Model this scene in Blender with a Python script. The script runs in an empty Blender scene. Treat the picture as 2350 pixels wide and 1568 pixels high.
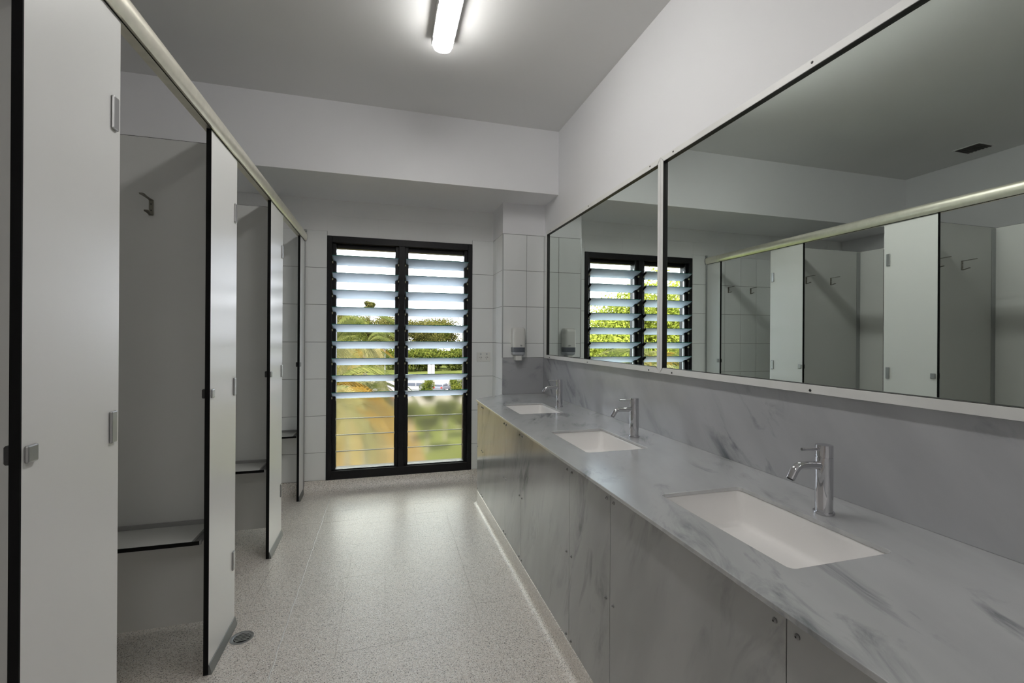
import bpy, bmesh, math, random
from mathutils import Vector, Matrix
random.seed(7)
C = bpy.context.scene
COL = C.collection
PI = math.pi

# ------------------------------------------------------------------ camera
H_EYE = 1.35
yaw, roll = math.radians(15.739), math.radians(0.3595)
fw = Vector((math.sin(yaw), math.cos(yaw), 0)); rt = Vector((math.cos(yaw), -math.sin(yaw), 0)); up = Vector((0, 0, 1))
R_ = rt * math.cos(roll) + up * math.sin(roll); U_ = -rt * math.sin(roll) + up * math.cos(roll)
cd = bpy.data.cameras.new('camera'); cam = bpy.data.objects.new('camera', cd); COL.objects.link(cam)
cam.matrix_world = Matrix(((R_.x, U_.x, -fw.x, 0), (R_.y, U_.y, -fw.y, 0), (R_.z, U_.z, -fw.z, H_EYE), (0, 0, 0, 1)))
cd.sensor_fit = 'HORIZONTAL'; cd.sensor_width = 36; cd.lens = 1034.84 / 2350 * 36
cd.shift_y = -9.15 / 2350; cd.clip_start = 0.02; cd.clip_end = 1500
C.camera = cam

# ------------------------------------------------------------------ sky, sun, exposure
C.view_settings.view_transform = 'Standard'; C.view_settings.look = 'None'
C.view_settings.gamma = 1; C.view_settings.use_curve_mapping = False
C.view_settings.exposure = 0.0
C.cycles.use_denoising = True
C.cycles.max_bounces = 14; C.cycles.diffuse_bounces = 7; C.cycles.glossy_bounces = 6
C.cycles.transmission_bounces = 12; C.cycles.transparent_max_bounces = 12
C.cycles.sample_clamp_indirect = 6.0
C.cycles.caustics_refractive = True; C.cycles.caustics_reflective = False
SKY = 13.0; SUN = 30.0; LAMP = 35.5
w = bpy.data.worlds.new('sky'); C.world = w; w.use_nodes = True
nt = w.node_tree; nt.nodes.clear()
def nd(nt, t, **k):
    n = nt.nodes.new(t)
    for a, b in k.items(): setattr(n, a, b)
    return n
def ramp(nt, stops, interp='LINEAR'):
    r = nd(nt, 'ShaderNodeValToRGB'); r.color_ramp.interpolation = interp
    e = r.color_ramp.elements
    e[0].position, e[0].color = stops[0][0], (*stops[0][1], 1)
    e[1].position, e[1].color = stops[-1][0], (*stops[-1][1], 1)
    for p, c in stops[1:-1]:
        x = e.new(p); x.color = (*c, 1)
    return r
tc = nd(nt, 'ShaderNodeTexCoord'); sp = nd(nt, 'ShaderNodeSeparateXYZ'); nt.links.new(tc.outputs['Generated'], sp.inputs[0])
base = ramp(nt, [(0.0, (.20, .22, .25)), (0.12, (.175, .20, .24)), (0.35, (.14, .175, .235)), (1, (.08, .13, .22))])
nt.links.new(sp.outputs['Z'], base.inputs[0])
mp = nd(nt, 'ShaderNodeMapping'); mp.inputs['Scale'].default_value = (1, 1, 3.2)
nt.links.new(tc.outputs['Generated'], mp.inputs[0])
cn = nd(nt, 'ShaderNodeTexNoise'); cn.inputs['Scale'].default_value = 3.0; cn.inputs['Detail'].default_value = 7; cn.inputs['Roughness'].default_value = .55
nt.links.new(mp.outputs[0], cn.inputs['Vector'])
cr = ramp(nt, [(.40, (0, 0, 0)), (.62, (1, 1, 1))]); nt.links.new(cn.outputs['Fac'], cr.inputs[0])
mx = nd(nt, 'ShaderNodeMix', data_type='RGBA'); nt.links.new(cr.outputs[0], mx.inputs[0])
nt.links.new(base.outputs[0], mx.inputs[6]); mx.inputs[7].default_value = (.88, .90, .94, 1)
bg = nd(nt, 'ShaderNodeBackground'); bg.inputs['Strength'].default_value = SKY
nt.links.new(mx.outputs[2], bg.inputs[0]); ow = nd(nt, 'ShaderNodeOutputWorld'); nt.links.new(bg.outputs[0], ow.inputs[0])
sd = bpy.data.lights.new('sun', 'SUN'); sd.energy = SUN; sd.angle = .02; sd.color = (1, .96, .88)
so = bpy.data.objects.new('sun', sd); COL.objects.link(so)
so.rotation_euler = Vector((-.45, -.75, 1.0)).to_track_quat('Z', 'Y').to_euler()     # from behind the building, high

# ------------------------------------------------------------------ materials
def mat(name, col, rough=.5, metal=0, **k):
    m = bpy.data.materials.new(name); m.use_nodes = True
    b = m.node_tree.nodes['Principled BSDF']
    b.inputs['Base Color'].default_value = (*col, 1); b.inputs['Roughness'].default_value = rough; b.inputs['Metallic'].default_value = metal
    for a, v in k.items(): b.inputs[a.replace('_', ' ')].default_value = v
    return m
def bsdf(m): return m.node_tree.nodes['Principled BSDF']
def vary(m, col, amt=.06, scale=4, detail=3, bump=0, bscale=200, coord='Object'):
    """mottled base colour and a fine relief"""
    t = m.node_tree; b = bsdf(m); tc = nd(t, 'ShaderNodeTexCoord')
    n = nd(t, 'ShaderNodeTexNoise'); n.inputs['Scale'].default_value = scale; n.inputs['Detail'].default_value = detail
    t.links.new(tc.outputs[coord], n.inputs['Vector'])
    r = ramp(t, [(.3, tuple(c * (1 - amt) for c in col)), (.7, tuple(min(1, c * (1 + amt)) for c in col))])
    t.links.new(n.outputs['Fac'], r.inputs[0]); t.links.new(r.outputs[0], b.inputs['Base Color'])
    if bump:
        n2 = nd(t, 'ShaderNodeTexNoise'); n2.inputs['Scale'].default_value = bscale; t.links.new(tc.outputs[coord], n2.inputs['Vector'])
        bp = nd(t, 'ShaderNodeBump'); bp.inputs['Strength'].default_value = bump; bp.inputs['Distance'].default_value = .001
        t.links.new(n2.outputs['Fac'], bp.inputs['Height']); t.links.new(bp.outputs[0], b.inputs['Normal'])
    return m
def worldpos(t):
    g = nd(t, 'ShaderNodeNewGeometry'); return g.outputs['Position']

M = {}
M['paint'] = vary(mat('white wall paint', (.81, .81, .825), .5), (.81, .81, .825), .02, 1.5, 3, .12, 120)
M['ceil'] = vary(mat('flat ceiling paint', (.76, .76, .755), .75), (.76, .76, .755), .02, 1.2, 2, .08, 90)
M['tile'] = vary(mat('glazed white tile', (.82, .835, .83), .12), (.82, .835, .83), .015, 2, 2, .02, 25)
M['benchgrey'] = vary(mat('grey white bench laminate', (.45, .455, .44), .4), (.45, .455, .44), .02, 2, 3)
M['channel'] = mat('dull grey floor channel', (.22, .225, .225), .5, .4)
M['gapstrip'] = mat('dark grey bench cleat', (.24, .24, .235), .5)  # dark tone stands in for the shadow gap behind the seat
M['grout'] = mat('dark grey grout', (.17, .175, .17), .85)
M['block'] = vary(mat('painted block', (.78, .785, .78), .6), (.78, .785, .78), .02, 3, 3, .3, 70)
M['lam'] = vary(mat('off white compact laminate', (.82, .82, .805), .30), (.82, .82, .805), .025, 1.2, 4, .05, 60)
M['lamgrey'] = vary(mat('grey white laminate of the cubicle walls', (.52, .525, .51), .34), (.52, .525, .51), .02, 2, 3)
M['black'] = mat('black laminate core', (.004, .004, .004), .6, 0, Specular_IOR_Level=.15)
M['alu'] = vary(mat('satin anodised aluminium', (.90, .87, .75), .33, .8), (.90, .87, .75), .05, 30, 2)
M['aluplain'] = mat('brushed grey aluminium', (.42, .43, .43), .38, .8)
M['plate'] = mat('satin metal plate', (.42, .42, .42), .36, .85)
M['darkmetal'] = mat('dark latch metal', (.045, .045, .045), .45, .4)
M['steel'] = mat('dull stainless hook', (.21, .20, .17), .38, .9)
M['chrome'] = mat('chrome', (.62, .62, .64), .04, 1)
M['screw'] = mat('dull steel screw', (.26, .26, .26), .3, .9)
M['darkslot'] = mat('dark hollow', (.01, .01, .01), .8)
M['frame'] = vary(mat('black powder coated frame', (.006, .006, .0075), .42, 0, Specular_IOR_Level=.28), (.006, .006, .0075), .2, 60, 2)
M['mframe'] = vary(mat('white mirror frame', (.78, .78, .76), .35, .0), (.78, .78, .76), .04, 8, 4)
M['mirror'] = mat('mirror glass', (.79, .855, .81), .008, 1)
M['gasket'] = mat('black rubber gasket', (.006, .006, .006), .5)
M['ceramic'] = mat('white solid surface basin', (.89, .875, .86), .28)
M['plastic'] = mat('white dispenser plastic', (.74, .74, .71), .28)
M['smoke'] = mat('smoked grey plastic window', (.13, .145, .17), .2)
M['greyplastic'] = mat('pale grey plastic', (.44, .46, .49), .35)
M['clip'] = mat('cream louvre clip', (.42, .40, .28), .45)
M['bar'] = mat('pale metal operating bar', (.55, .58, .62), .3, .7)
M['housing'] = mat('white lamp housing', (.75, .75, .74), .5)
M['vent'] = mat('dark vent grille', (.05, .045, .04), .6)

m = bpy.data.materials.new('lit diffuser'); m.use_nodes = True; t = m.node_tree; t.nodes.clear()
em = nd(t, 'ShaderNodeEmission'); em.inputs[0].default_value = (1, .985, .955, 1); em.inputs[1].default_value = LAMP
o = nd(t, 'ShaderNodeOutputMaterial'); t.links.new(em.outputs[0], o.inputs[0]); M['lamp'] = m

def marble(name, base, dark, rough, rot, sc, seed):
    m = mat(name, base, rough); t = m.node_tree; b = bsdf(m); P = worldpos(t)
    mp0 = nd(t, 'ShaderNodeMapping'); mp0.inputs['Rotation'].default_value = rot; t.links.new(P, mp0.inputs[0])
    mp = nd(t, 'ShaderNodeMapping'); mp.inputs['Scale'].default_value = sc; mp.inputs['Location'].default_value = (seed, seed * .7, seed * .3)
    t.links.new(mp0.outputs[0], mp.inputs[0])
    wn = nd(t, 'ShaderNodeTexNoise'); wn.inputs['Scale'].default_value = 1.6; wn.inputs['Detail'].default_value = 3; t.links.new(mp.outputs[0], wn.inputs['Vector'])
    add = nd(t, 'ShaderNodeMix', data_type='VECTOR'); add.inputs[0].default_value = .16
    t.links.new(mp.outputs[0], add.inputs[4]); t.links.new(wn.outputs['Color'], add.inputs[5])
    n1 = nd(t, 'ShaderNodeTexNoise'); n1.inputs['Scale'].default_value = 2.4; n1.inputs['Detail'].default_value = 7; n1.inputs['Roughness'].default_value = .6; n1.inputs['Distortion'].default_value = .6
    t.links.new(add.outputs[1], n1.inputs['Vector'])
    r1 = ramp(t, [(.52, (0, 0, 0)), (.60, (.35, .35, .35)), (.70, (1, 1, 1))]); t.links.new(n1.outputs['Fac'], r1.inputs[0])
    n2 = nd(t, 'ShaderNodeTexNoise'); n2.inputs['Scale'].default_value = 1.3; n2.inputs['Detail'].default_value = 2; t.links.new(mp0.outputs[0], n2.inputs['Vector'])
    r2 = ramp(t, [(.45, (.05, .05, .05)), (.60, (1, 1, 1))]); t.links.new(n2.outputs['Fac'], r2.inputs[0])
    mu = nd(t, 'ShaderNodeMath', operation='MULTIPLY'); t.links.new(r1.outputs[0], mu.inputs[0]); t.links.new(r2.outputs[0], mu.inputs[1])
    n3 = nd(t, 'ShaderNodeTexNoise'); n3.inputs['Scale'].default_value = 1.1; n3.inputs['Detail'].default_value = 4; t.links.new(add.outputs[1], n3.inputs['Vector'])
    r3 = ramp(t, [(.35, tuple(c * .90 for c in base)), (.65, tuple(c * 1.07 for c in base))]); t.links.new(n3.outputs['Fac'], r3.inputs[0])
    mx = nd(t, 'ShaderNodeMix', data_type='RGBA'); t.links.new(mu.outputs[0], mx.inputs[0]); t.links.new(r3.outputs[0], mx.inputs[6]); mx.inputs[7].default_value = (*dark, 1)
    t.links.new(mx.outputs[2], b.inputs['Base Color']); return m
GREY = (.53, .54, .545); DK = (.16, .175, .19)
M['marble_top'] = marble('grey marble worktop', GREY, DK, .22, (0, 0, math.radians(24)), (5.5, 1.7, 2), 3.1)
bsdf(M['marble_top']).inputs['Specular IOR Level'].default_value = .95; bsdf(M['marble_top']).inputs['Coat Weight'].default_value = .7; bsdf(M['marble_top']).inputs['Coat Roughness'].default_value = .2
M['marble_front'] = marble('grey marble cabinet laminate', (.40, .405, .40), (.15, .16, .165), .16, (math.radians(-22), 0, 0), (2, 5.5, 1.6), 8.4)
M['marble_wall'] = marble('grey marble splashback', (.44, .445, .46), DK, .2, (math.radians(42), 0, 0), (2, 5, 1.7), 5.2)

# speckled terrazzo-like floor
m = mat('speckled floor', (.5, .47, .43), .28, 0, Specular_IOR_Level=1.0, Coat_Weight=.7, Coat_Roughness=.3); t = m.node_tree; b = bsdf(m); P = worldpos(t)
def chips(scale, lo, hi, seed):
    mp = nd(t, 'ShaderNodeMapping'); mp.inputs['Location'].default_value = (seed, seed, seed); t.links.new(P, mp.inputs[0])
    v = nd(t, 'ShaderNodeTexVoronoi'); v.inputs['Scale'].default_value = scale; t.links.new(mp.outputs[0], v.inputs['Vector'])
    r = ramp(t, [(lo, (1, 1, 1)), (hi, (0, 0, 0))]); t.links.new(v.outputs['Distance'], r.inputs[0])
    s = nd(t, 'ShaderNodeSeparateColor'); t.links.new(v.outputs['Color'], s.inputs[0]); return r, s, v
v0 = nd(t, 'ShaderNodeTexVoronoi'); v0.inputs['Scale'].default_value = 300; t.links.new(P, v0.inputs['Vector'])
s0 = nd(t, 'ShaderNodeSeparateColor'); t.links.new(v0.outputs['Color'], s0.inputs[0])
r0 = ramp(t, [(0, (.34, .30, .26)), (.2, (.66, .61, .55)), (.5, (.88, .845, .79)), (.8, (.74, .66, .60)), (1, (1, .98, .95))]); t.links.new(s0.outputs[0], r0.inputs[0])
cur = r0.outputs[0]
for sc_, lo, hi, sel, colr, seed in [(170, .30, .40, .86, (.035, .03, .028), 1.3), (130, .2, .28, .94, (.11, .08, .06), 4.7), (170, .3, .36, .88, (.9, .88, .86), 9.2), (290, .3, .42, .84, (.16, .13, .11), 2.2)]:
    r, s, v = chips(sc_, lo, hi, seed)
    g = nd(t, 'ShaderNodeMath', operation='GREATER_THAN'); g.inputs[1].default_value = sel; t.links.new(s.outputs[0], g.inputs[0])
    mu = nd(t, 'ShaderNodeMath', operation='MULTIPLY'); t.links.new(r.outputs[0], mu.inputs[0]); t.links.new(g.outputs[0], mu.inputs[1])
    x = nd(t, 'ShaderNodeMix', data_type='RGBA'); t.links.new(mu.outputs[0], x.inputs[0]); t.links.new(cur, x.inputs[6]); x.inputs[7].default_value = (*colr, 1)
    cur = x.outputs[2]
t.links.new(cur, b.inputs['Base Color'])
nb = nd(t, 'ShaderNodeTexNoise'); nb.inputs['Scale'].default_value = 190; nb.inputs['Detail'].default_value = 3; t.links.new(P, nb.inputs['Vector'])
bp = nd(t, 'ShaderNodeBump'); bp.inputs['Strength'].default_value = .8; bp.inputs['Distance'].default_value = .003
t.links.new(nb.outputs['Fac'], bp.inputs['Height']); t.links.new(bp.outputs[0], b.inputs['Normal'])
M['floor'] = m
M['floorjoint'] = vary(mat('worn floor joint', (.38, .34, .30), .6), (.38, .34, .30), .3, 60, 4)
M['seam'] = vary(mat('pale welded floor seam', (.74, .73, .71), .4), (.74, .73, .71), .15, 120, 3)

# frosted louvre glass
def frosted(name, tint, rough, frost):
    m = bpy.data.materials.new(name); m.use_nodes = True; t = m.node_tree; t.nodes.clear()
    tr = nd(t, 'ShaderNodeBsdfTranslucent'); tr.inputs[0].default_value = (*tint, 1)
    rf = nd(t, 'ShaderNodeBsdfRefraction'); rf.inputs['Color'].default_value = (*tint, 1); rf.inputs['Roughness'].default_value = rough; rf.inputs['IOR'].default_value = 1.05
    gl = nd(t, 'ShaderNodeBsdfGlossy'); gl.inputs['Roughness'].default_value = .15
    a = nd(t, 'ShaderNodeMixShader'); a.inputs[0].default_value = frost; t.links.new(rf.outputs[0], a.inputs[1]); t.links.new(tr.outputs[0], a.inputs[2])
    c = nd(t, 'ShaderNodeMixShader'); fr = nd(t, 'ShaderNodeFresnel'); fr.inputs['IOR'].default_value = 1.35
    t.links.new(fr.outputs[0], c.inputs[0]); t.links.new(a.outputs[0], c.inputs[1]); t.links.new(gl.outputs[0], c.inputs[2])
    o = nd(t, 'ShaderNodeOutputMaterial'); t.links.new(c.outputs[0], o.inputs[0]); return m
M['frost'] = frosted('frosted louvre glass', (.66, .71, .74), .5, .90)
M['frostlow'] = frosted('frosted closed louvre glass', (.86, .85, .76), .30, .02)
M['glassedge'] = mat('teal glass edge', (.06, .30, .25), .15, 0, Transmission_Weight=.3)
M['glass'] = mat('clear window glass', (1, 1, 1), .0, 0, Transmission_Weight=1.0, IOR=1.02)

# outdoors
def leafmat(name, c1, c2, tr=.35):
    m = bpy.data.materials.new(name); m.use_nodes = True; t = m.node_tree; t.nodes.clear()
    P = worldpos(t); n = nd(t, 'ShaderNodeTexNoise'); n.inputs['Scale'].default_value = 1.1; n.inputs['Detail'].default_value = 6; n.inputs['Roughness'].default_value = .8; t.links.new(P, n.inputs['Vector'])
    r = ramp(t, [(.35, c1), (.65, c2)]); t.links.new(n.outputs['Fac'], r.inputs[0])
    d = nd(t, 'ShaderNodeBsdfDiffuse'); l = nd(t, 'ShaderNodeBsdfTranslucent'); a = nd(t, 'ShaderNodeMixShader'); a.inputs[0].default_value = tr
    t.links.new(r.outputs[0], d.inputs[0]); t.links.new(r.outputs[0], l.inputs[0]); t.links.new(d.outputs[0], a.inputs[1]); t.links.new(l.outputs[0], a.inputs[2])
    o = nd(t, 'ShaderNodeOutputMaterial'); t.links.new(a.outputs[0], o.inputs[0]); return m
M['leaf1'] = leafmat('olive green leaves', (0.0167, 0.0224, 0.0064), (0.0924, 0.0815, 0.0232))
M['leaf2'] = leafmat('yellow green leaves', (.13, .16, .02), (.30, .31, .06), .5)
M['leaf3'] = leafmat('mid green leaves', (0.0155, 0.0277, 0.0056), (0.0858, 0.0911, 0.0167), .4)
M['palm1'] = leafmat('palm frond green', (0.0198, 0.0317, 0.0095), (0.0792, 0.0832, 0.0238), .4)
M['palm2'] = leafmat('palm frond golden', (.0660, .0396, .0066), (.1452, .0924, .0198), .4)
M['palm3'] = leafmat('palm frond pale', (0.0713, 0.0713, 0.0238), (0.1584, 0.1465, 0.0713), .4)
M['bark'] = vary(mat('pale bark', (0.1056, 0.0924, 0.0759), .8), (0.1056, 0.0924, 0.0759), .3, 5, 4)
M['asphalt'] = vary(mat('pale sunlit paving', (.1056, .0977, .0937), .8), (.1056, .0977, .0937), .08, .3, 4)
M['lawn'] = vary(mat('bright lawn', (.040, .046, .013), .9), (.040, .046, .013), .25, .15, 5)
M['mulch'] = vary(mat('tan bark mulch', (.0693, .0495, .0224), .9), (.0693, .0495, .0224), .2, .4, 5)
for n_ in ('lawn', 'mulch', 'asphalt'): bsdf(M[n_]).inputs['Specular IOR Level'].default_value = 0
M['carwhite'] = mat('white car paint', (0.1320, 0.1320, 0.1320), .25)
M['carsilver'] = mat('silver car paint', (0.0660, 0.0693, 0.0792), .3, .2)
M['carred'] = mat('red car paint', (0.1056, 0.0079, 0.0053), .3)
M['carglass'] = mat('dark car glass', (.03, .035, .045), .1)
M['tyre'] = mat('tyre rubber', (.02, .02, .02), .7)
M['taillight'] = mat('red tail lamp lens', (.15, .008, .005), .3)
M['signwhite'] = mat('white sign board', (.13, .13, .13), .5)

# ------------------------------------------------------------------ helpers
def new_bm(): return bmesh.new()
def box(bm, x0, x1, y0, y1, z0, z1, bev=0, seg=1, rot=None):
    r = bmesh.ops.create_cube(bm, size=1)
    vs = r['verts']
    bmesh.ops.scale(bm, vec=(abs(x1 - x0), abs(y1 - y0), abs(z1 - z0)), verts=vs)
    if rot: bmesh.ops.rotate(bm, cent=(0, 0, 0), matrix=rot, verts=vs)
    bmesh.ops.translate(bm, vec=((x0 + x1) / 2, (y0 + y1) / 2, (z0 + z1) / 2), verts=vs)
    if bev:
        es = list({e for v in vs for e in v.link_edges})
        bmesh.ops.bevel(bm, geom=es, offset=bev, segments=seg, affect='EDGES', profile=.5)
    return bm
def cyl(bm, p0, p1, r0, r1=None, n=20, cap=True, bev=0):
    p0, p1 = Vector(p0), Vector(p1); r1 = r0 if r1 is None else r1
    d = p1 - p0; q = d.to_track_quat('Z', 'Y')
    r = bmesh.ops.create_cone(bm, cap_ends=cap, segments=n, radius1=r0, radius2=r1, depth=d.length)
    vs = r['verts']
    if bev:
        es = [e for e in {e for v in vs for e in v.link_edges} if any(len(f.verts) > 4 for f in e.link_faces)]
        rb = bmesh.ops.bevel(bm, geom=es, offset=bev, segments=2, affect='EDGES'); vs = list({v for f in rb['faces'] for v in f.verts} | {v for v in vs if v.is_valid})
    bmesh.ops.rotate(bm, cent=(0, 0, 0), matrix=q.to_matrix(), verts=vs)
    bmesh.ops.translate(bm, vec=(p0 + p1) / 2, verts=vs)
    return bm
def tube(bm, pts, rads, n=14, cap=True):
    pts = [Vector(p) for p in pts]; rings = []
    for i, p in enumerate(pts):
        d = (pts[min(i + 1, len(pts) - 1)] - pts[max(i - 1, 0)]).normalized()
        a = Vector((0, 1, 0)) if abs(d.y) < .9 else Vector((1, 0, 0))
        u = d.cross(a).normalized(); v = d.cross(u).normalized()
        r = rads[i] if hasattr(rads, '__len__') else rads
        rings.append([bm.verts.new(p + (u * math.cos(2 * PI * k / n) + v * math.sin(2 * PI * k / n)) * r) for k in range(n)])
    for a, b in zip(rings, rings[1:]):
        for k in range(n): bm.faces.new((a[k], a[(k + 1) % n], b[(k + 1) % n], b[k]))
    if cap:
        bm.faces.new(rings[0][::-1]); bm.faces.new(rings[-1])
    return bm
def prism(bm, prof, axis, a, b):
    """extrude a closed 2D profile along an axis; profile is given in the other two axes' order"""
    def P(u, v, s):
        return {'X': (s, u, v), 'Y': (u, s, v), 'Z': (u, v, s)}[axis]
    A = [bm.verts.new(P(u, v, a)) for u, v in prof]; B = [bm.verts.new(P(u, v, b)) for u, v in prof]
    n = len(prof)
    for i in range(n): bm.faces.new((A[i], A[(i + 1) % n], B[(i + 1) % n], B[i]))
    bm.faces.new(A[::-1]); bm.faces.new(B)
    return bm
def obj(name, bm, m, parent=None, smooth=False, loc=None, mesh=None):
    if mesh is None:
        mesh = bpy.data.meshes.new(name)
        if isinstance(bm, bmesh.types.BMesh):
            bmesh.ops.recalc_face_normals(bm, faces=bm.faces[:])
            bm.to_mesh(mesh); bm.free()
        ms = m if isinstance(m, (list, tuple)) else [m]
        for x in ms: mesh.materials.append(x)
        if smooth:
            mesh.polygons.foreach_set('use_smooth', [True] * len(mesh.polygons))
            if smooth != 'all':
                mesh.set_sharp_from_angle(angle=math.radians(35))
    o = bpy.data.objects.new(name, mesh); COL.objects.link(o)
    if parent is not None: o.parent = parent
    if loc: o.location = loc
    return o
def tag(o, label=None, cat=None, group=None, kind=None):
    if label: o['label'] = label
    if cat: o['category'] = cat
    if group: o['group'] = group
    if kind: o['kind'] = kind
    return o
def empty(name, loc=(0, 0, 0), rz=0):
    o = bpy.data.objects.new(name, None); COL.objects.link(o); o.location = loc; o.rotation_euler = (0, 0, rz); o.empty_display_size = .1
    return o
def thing(name, label, cat, loc=(0, 0, 0), rz=0, group=None): return tag(empty(name, loc, rz), label, cat, group, 'thing')
def struct(name, bm, m, label, smooth=False): return tag(obj(name, bm, m, None, smooth), label, None, None, 'structure')
def sbox(name, m, label, *a, **k): return struct(name, box(new_bm(), *a, **k), m, label)
def part(name, m, parent, *a, **k):
    """box part given in WORLD coordinates when parent sits at the origin"""
    return obj(name, box(new_bm(), *a, **k), m, parent)
def dup_tree(o, parent=None, loc=None, rz=None):
    c = o.copy(); COL.objects.link(c)
    if parent is not None: c.parent = parent
    if loc is not None: c.location = loc
    if rz is not None: c.rotation_euler = (0, 0, rz)
    for ch in list(o.children): dup_tree(ch, c)
    return c

# ------------------------------------------------------------------ dimensions (metres)
XL, XR = -2.64, 1.391
YB, YF = 4.2306, -3.0
HC, HB, YK = 3.075, 2.547, 3.532
XC, YC = 1.0025, 3.866           # tiled column in the far right corner
XS, HS = -0.668, 2.175           # cubicle front plane and the pilasters' top
WX0, WX1, WZ0, WZ1 = -0.4893, 0.7949, 0.093, 2.2315
ZW = 0.8464
XF = 0.735                        # cabinet front
T = .004                          # tile thickness

# ------------------------------------------------------------------ room shell
fl = sbox('floor', M['floorjoint'], 'speckled beige floor of the washroom', XL, XR, YF, YB, -.15, -.0012)
sbox('ceiling', M['ceil'], 'flat grey-white ceiling with a strip light', XL, XR, YF, YK, HC, HC + .15)
sbox('ceiling_bulkhead', M['paint'], 'lower white bulkhead along the window wall', XL, XR, YK, YB, HB, HC + .15)
sbox('wall_left', M['paint'], 'white wall behind the cubicles', XL - .15, XL, YF - .15, YB + .12, -.15, HC + .15)
sbox('wall_right', M['paint'], 'white wall above the long mirrors', XR, XR + .15, YF - .15, YB + .12, -.15, HC + .15)
sbox('wall_front', M['paint'], 'white wall behind the viewer', XL, XR, YF - .15, YF, -.15, HC + .15)
bm = new_bm()
box(bm, XL, WX0, YB, YB + .12, -.15, HC + .15); box(bm, WX1, XR, YB, YB + .12, -.15, HC + .15)
box(bm, WX0, WX1, YB, YB + .12, WZ1, HC + .15); box(bm, WX0, WX1, YB, YB + .12, -.15, WZ0)
wb = struct('wall_back', bm, M['grout'], 'white tiled window wall at the end of the room')
col = sbox('wall_column', M['grout'], 'tiled corner column beside the window', XC, XR, YC, YB, -.15, HB)
# paint coat on the column above the tiles
part('paint_coat', M['paint'], col, XC - T, XR, YC - T, YB, 2.272, HB)
for o_ in (wb, col): pass

ROWS = [.095, .337, .657, .979, 1.3, 1.626, 1.9485, 2.27]
g = .0016
def tile(parent, axis, pos, u0, u1, z0, z1, out, m=M['tile'], name='tile', th=T):
    """tile on a wall plane; out=-1 faces -axis"""
    bm = new_bm(); a, b = (pos + out * th, pos - out * .0005)
    if axis == 'Y': box(bm, u0 + g, u1 - g, min(a, b), max(a, b), z0 + g, z1 - g, .0008)
    else: box(bm, min(a, b), max(a, b), u0 + g, u1 - g, z0 + g, z1 - g, .0008)
    return obj(name, bm, m, parent)
# back wall tiles, 0.216 wide
xs_left = [WX0 - .216 * k for k in range(0, 10)] + [XL]
for i in range(len(xs_left) - 1):
    for z0, z1 in zip(ROWS, ROWS[1:]): tile(wb, 'Y', YB, xs_left[i + 1], xs_left[i], z0, z1, -1)
for z0, z1 in zip(ROWS, ROWS[1:]): tile(wb, 'Y', YB, WX1, XC, z0, z1, -1)
part('paint_coat', M['block'], wb, XL, XC, YB - .0016, YB, 2.2695, HB); part('paint_coat', M['block'], wb, WX0 + .001, WX1 - .001, YB - .0016, YB, WZ1, 2.2695)
g_old = g; g = .0007
for z0, z1, x0 in [(2.27, 2.405, -.4893 - .4281 * 6), (2.405, HB, -.694 - .4281 * 5)]:
    x = x0
    while x < XC - .01:
        a, b = max(x, XL), min(x + .4281, XC); zz = WZ1 if z0 == 2.27 and a > WX0 - .01 and b < WX1 + .01 else z0
        if b - a > .02: tile(wb, 'Y', YB, a, b, zz, z1, -1, M['block'], 'block', .0028)
        x += .4281
g = g_old
# column tiles
for z0, z1 in zip(ROWS, ROWS[1:]):
    tile(col, 'X', XC, YC - T, 4.085, z0, z1, -1); tile(col, 'X', XC, 4.085, YB - T, z0, z1, -1)
    if z1 >= 1.3:
        zz = max(z0, 1.17)
        tile(col, 'Y', YC, XC, 1.222, zz, z1, -1); tile(col, 'Y', YC, 1.222, XR - T, zz, z1, -1)
part('corner_trim', M['aluplain'], col, XC - .0062, XC + .0035, YC - .0062, YC + .0035, 1.17, 2.272)
tile(col, 'Y', YC, XC, 1.222, .979, 1.17, -1)
wr = bpy.data.objects['wall_right']
for z0, z1 in zip(ROWS[3:], ROWS[4:]): tile(wr, 'X', XR, YC - T - .216, YC - T, max(z0, 1.17), z1, -1)

# floor tiles: a ghost grid under the coating
xg = -.434 - .2195 * 10; xs = []
while xg < XF + .1: xs.append(xg); xg += .2195 if xg < -.5 or xg > .4 else .2212
xs.append(XF + .1)
yg = -0.035; ys = []
while yg < YB: ys.append(yg); yg += .2085
ys = [y for y in ys if y > .9]
for i in range(len(xs) - 1):
    for j in range(len(ys)):
        x0, x1, y0 = xs[i], xs[i + 1], ys[j]; y1 = ys[j + 1] if j + 1 < len(ys) else YB
        if xs[i] < XL: continue
        e = random.choice([.0002, .0003, .0004, .0009]); f = random.choice([.0002, .0002, .0003, .001])
        bm = box(new_bm(), x0 + e, x1 - .0002, y0 + f, y1 - .0002, -.0012, 0)
        obj('tile', bm, M['floor'], fl)
bm = new_bm(); box(bm, XL, XF + .1, YF, ys[0], -.0012, 0); box(bm, XF + .1, XR, YF, YC, -.0012, 0)
box(bm, XL, xs[1] if xs[0] < XL else xs[0], ys[0], YB, -.0012, -.0001)
tag(obj('tile_field', bm, M['floor'], fl), kind='stuff')
bm = new_bm()
def wavy(bm, pts, wd, z=.0012):
    prev = None
    for k, (x, y) in enumerate(pts):
        a = bm.verts.new((x - wd, y, 0)); c = bm.verts.new((x, y, z)); b_ = bm.verts.new((x + wd, y, 0))
        if prev:
            bm.faces.new((prev[0], a, c, prev[1])); bm.faces.new((prev[1], c, b_, prev[2]))
        prev = (a, c, b_)
wavy(bm, [(-.434 + random.uniform(-.003, .003), 1.2 + .04 * k) for k in range(70)], .0028)
tag(obj('welded_seam', bm, M['seam'], fl), 'thin pale seam running down the floor')

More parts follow.
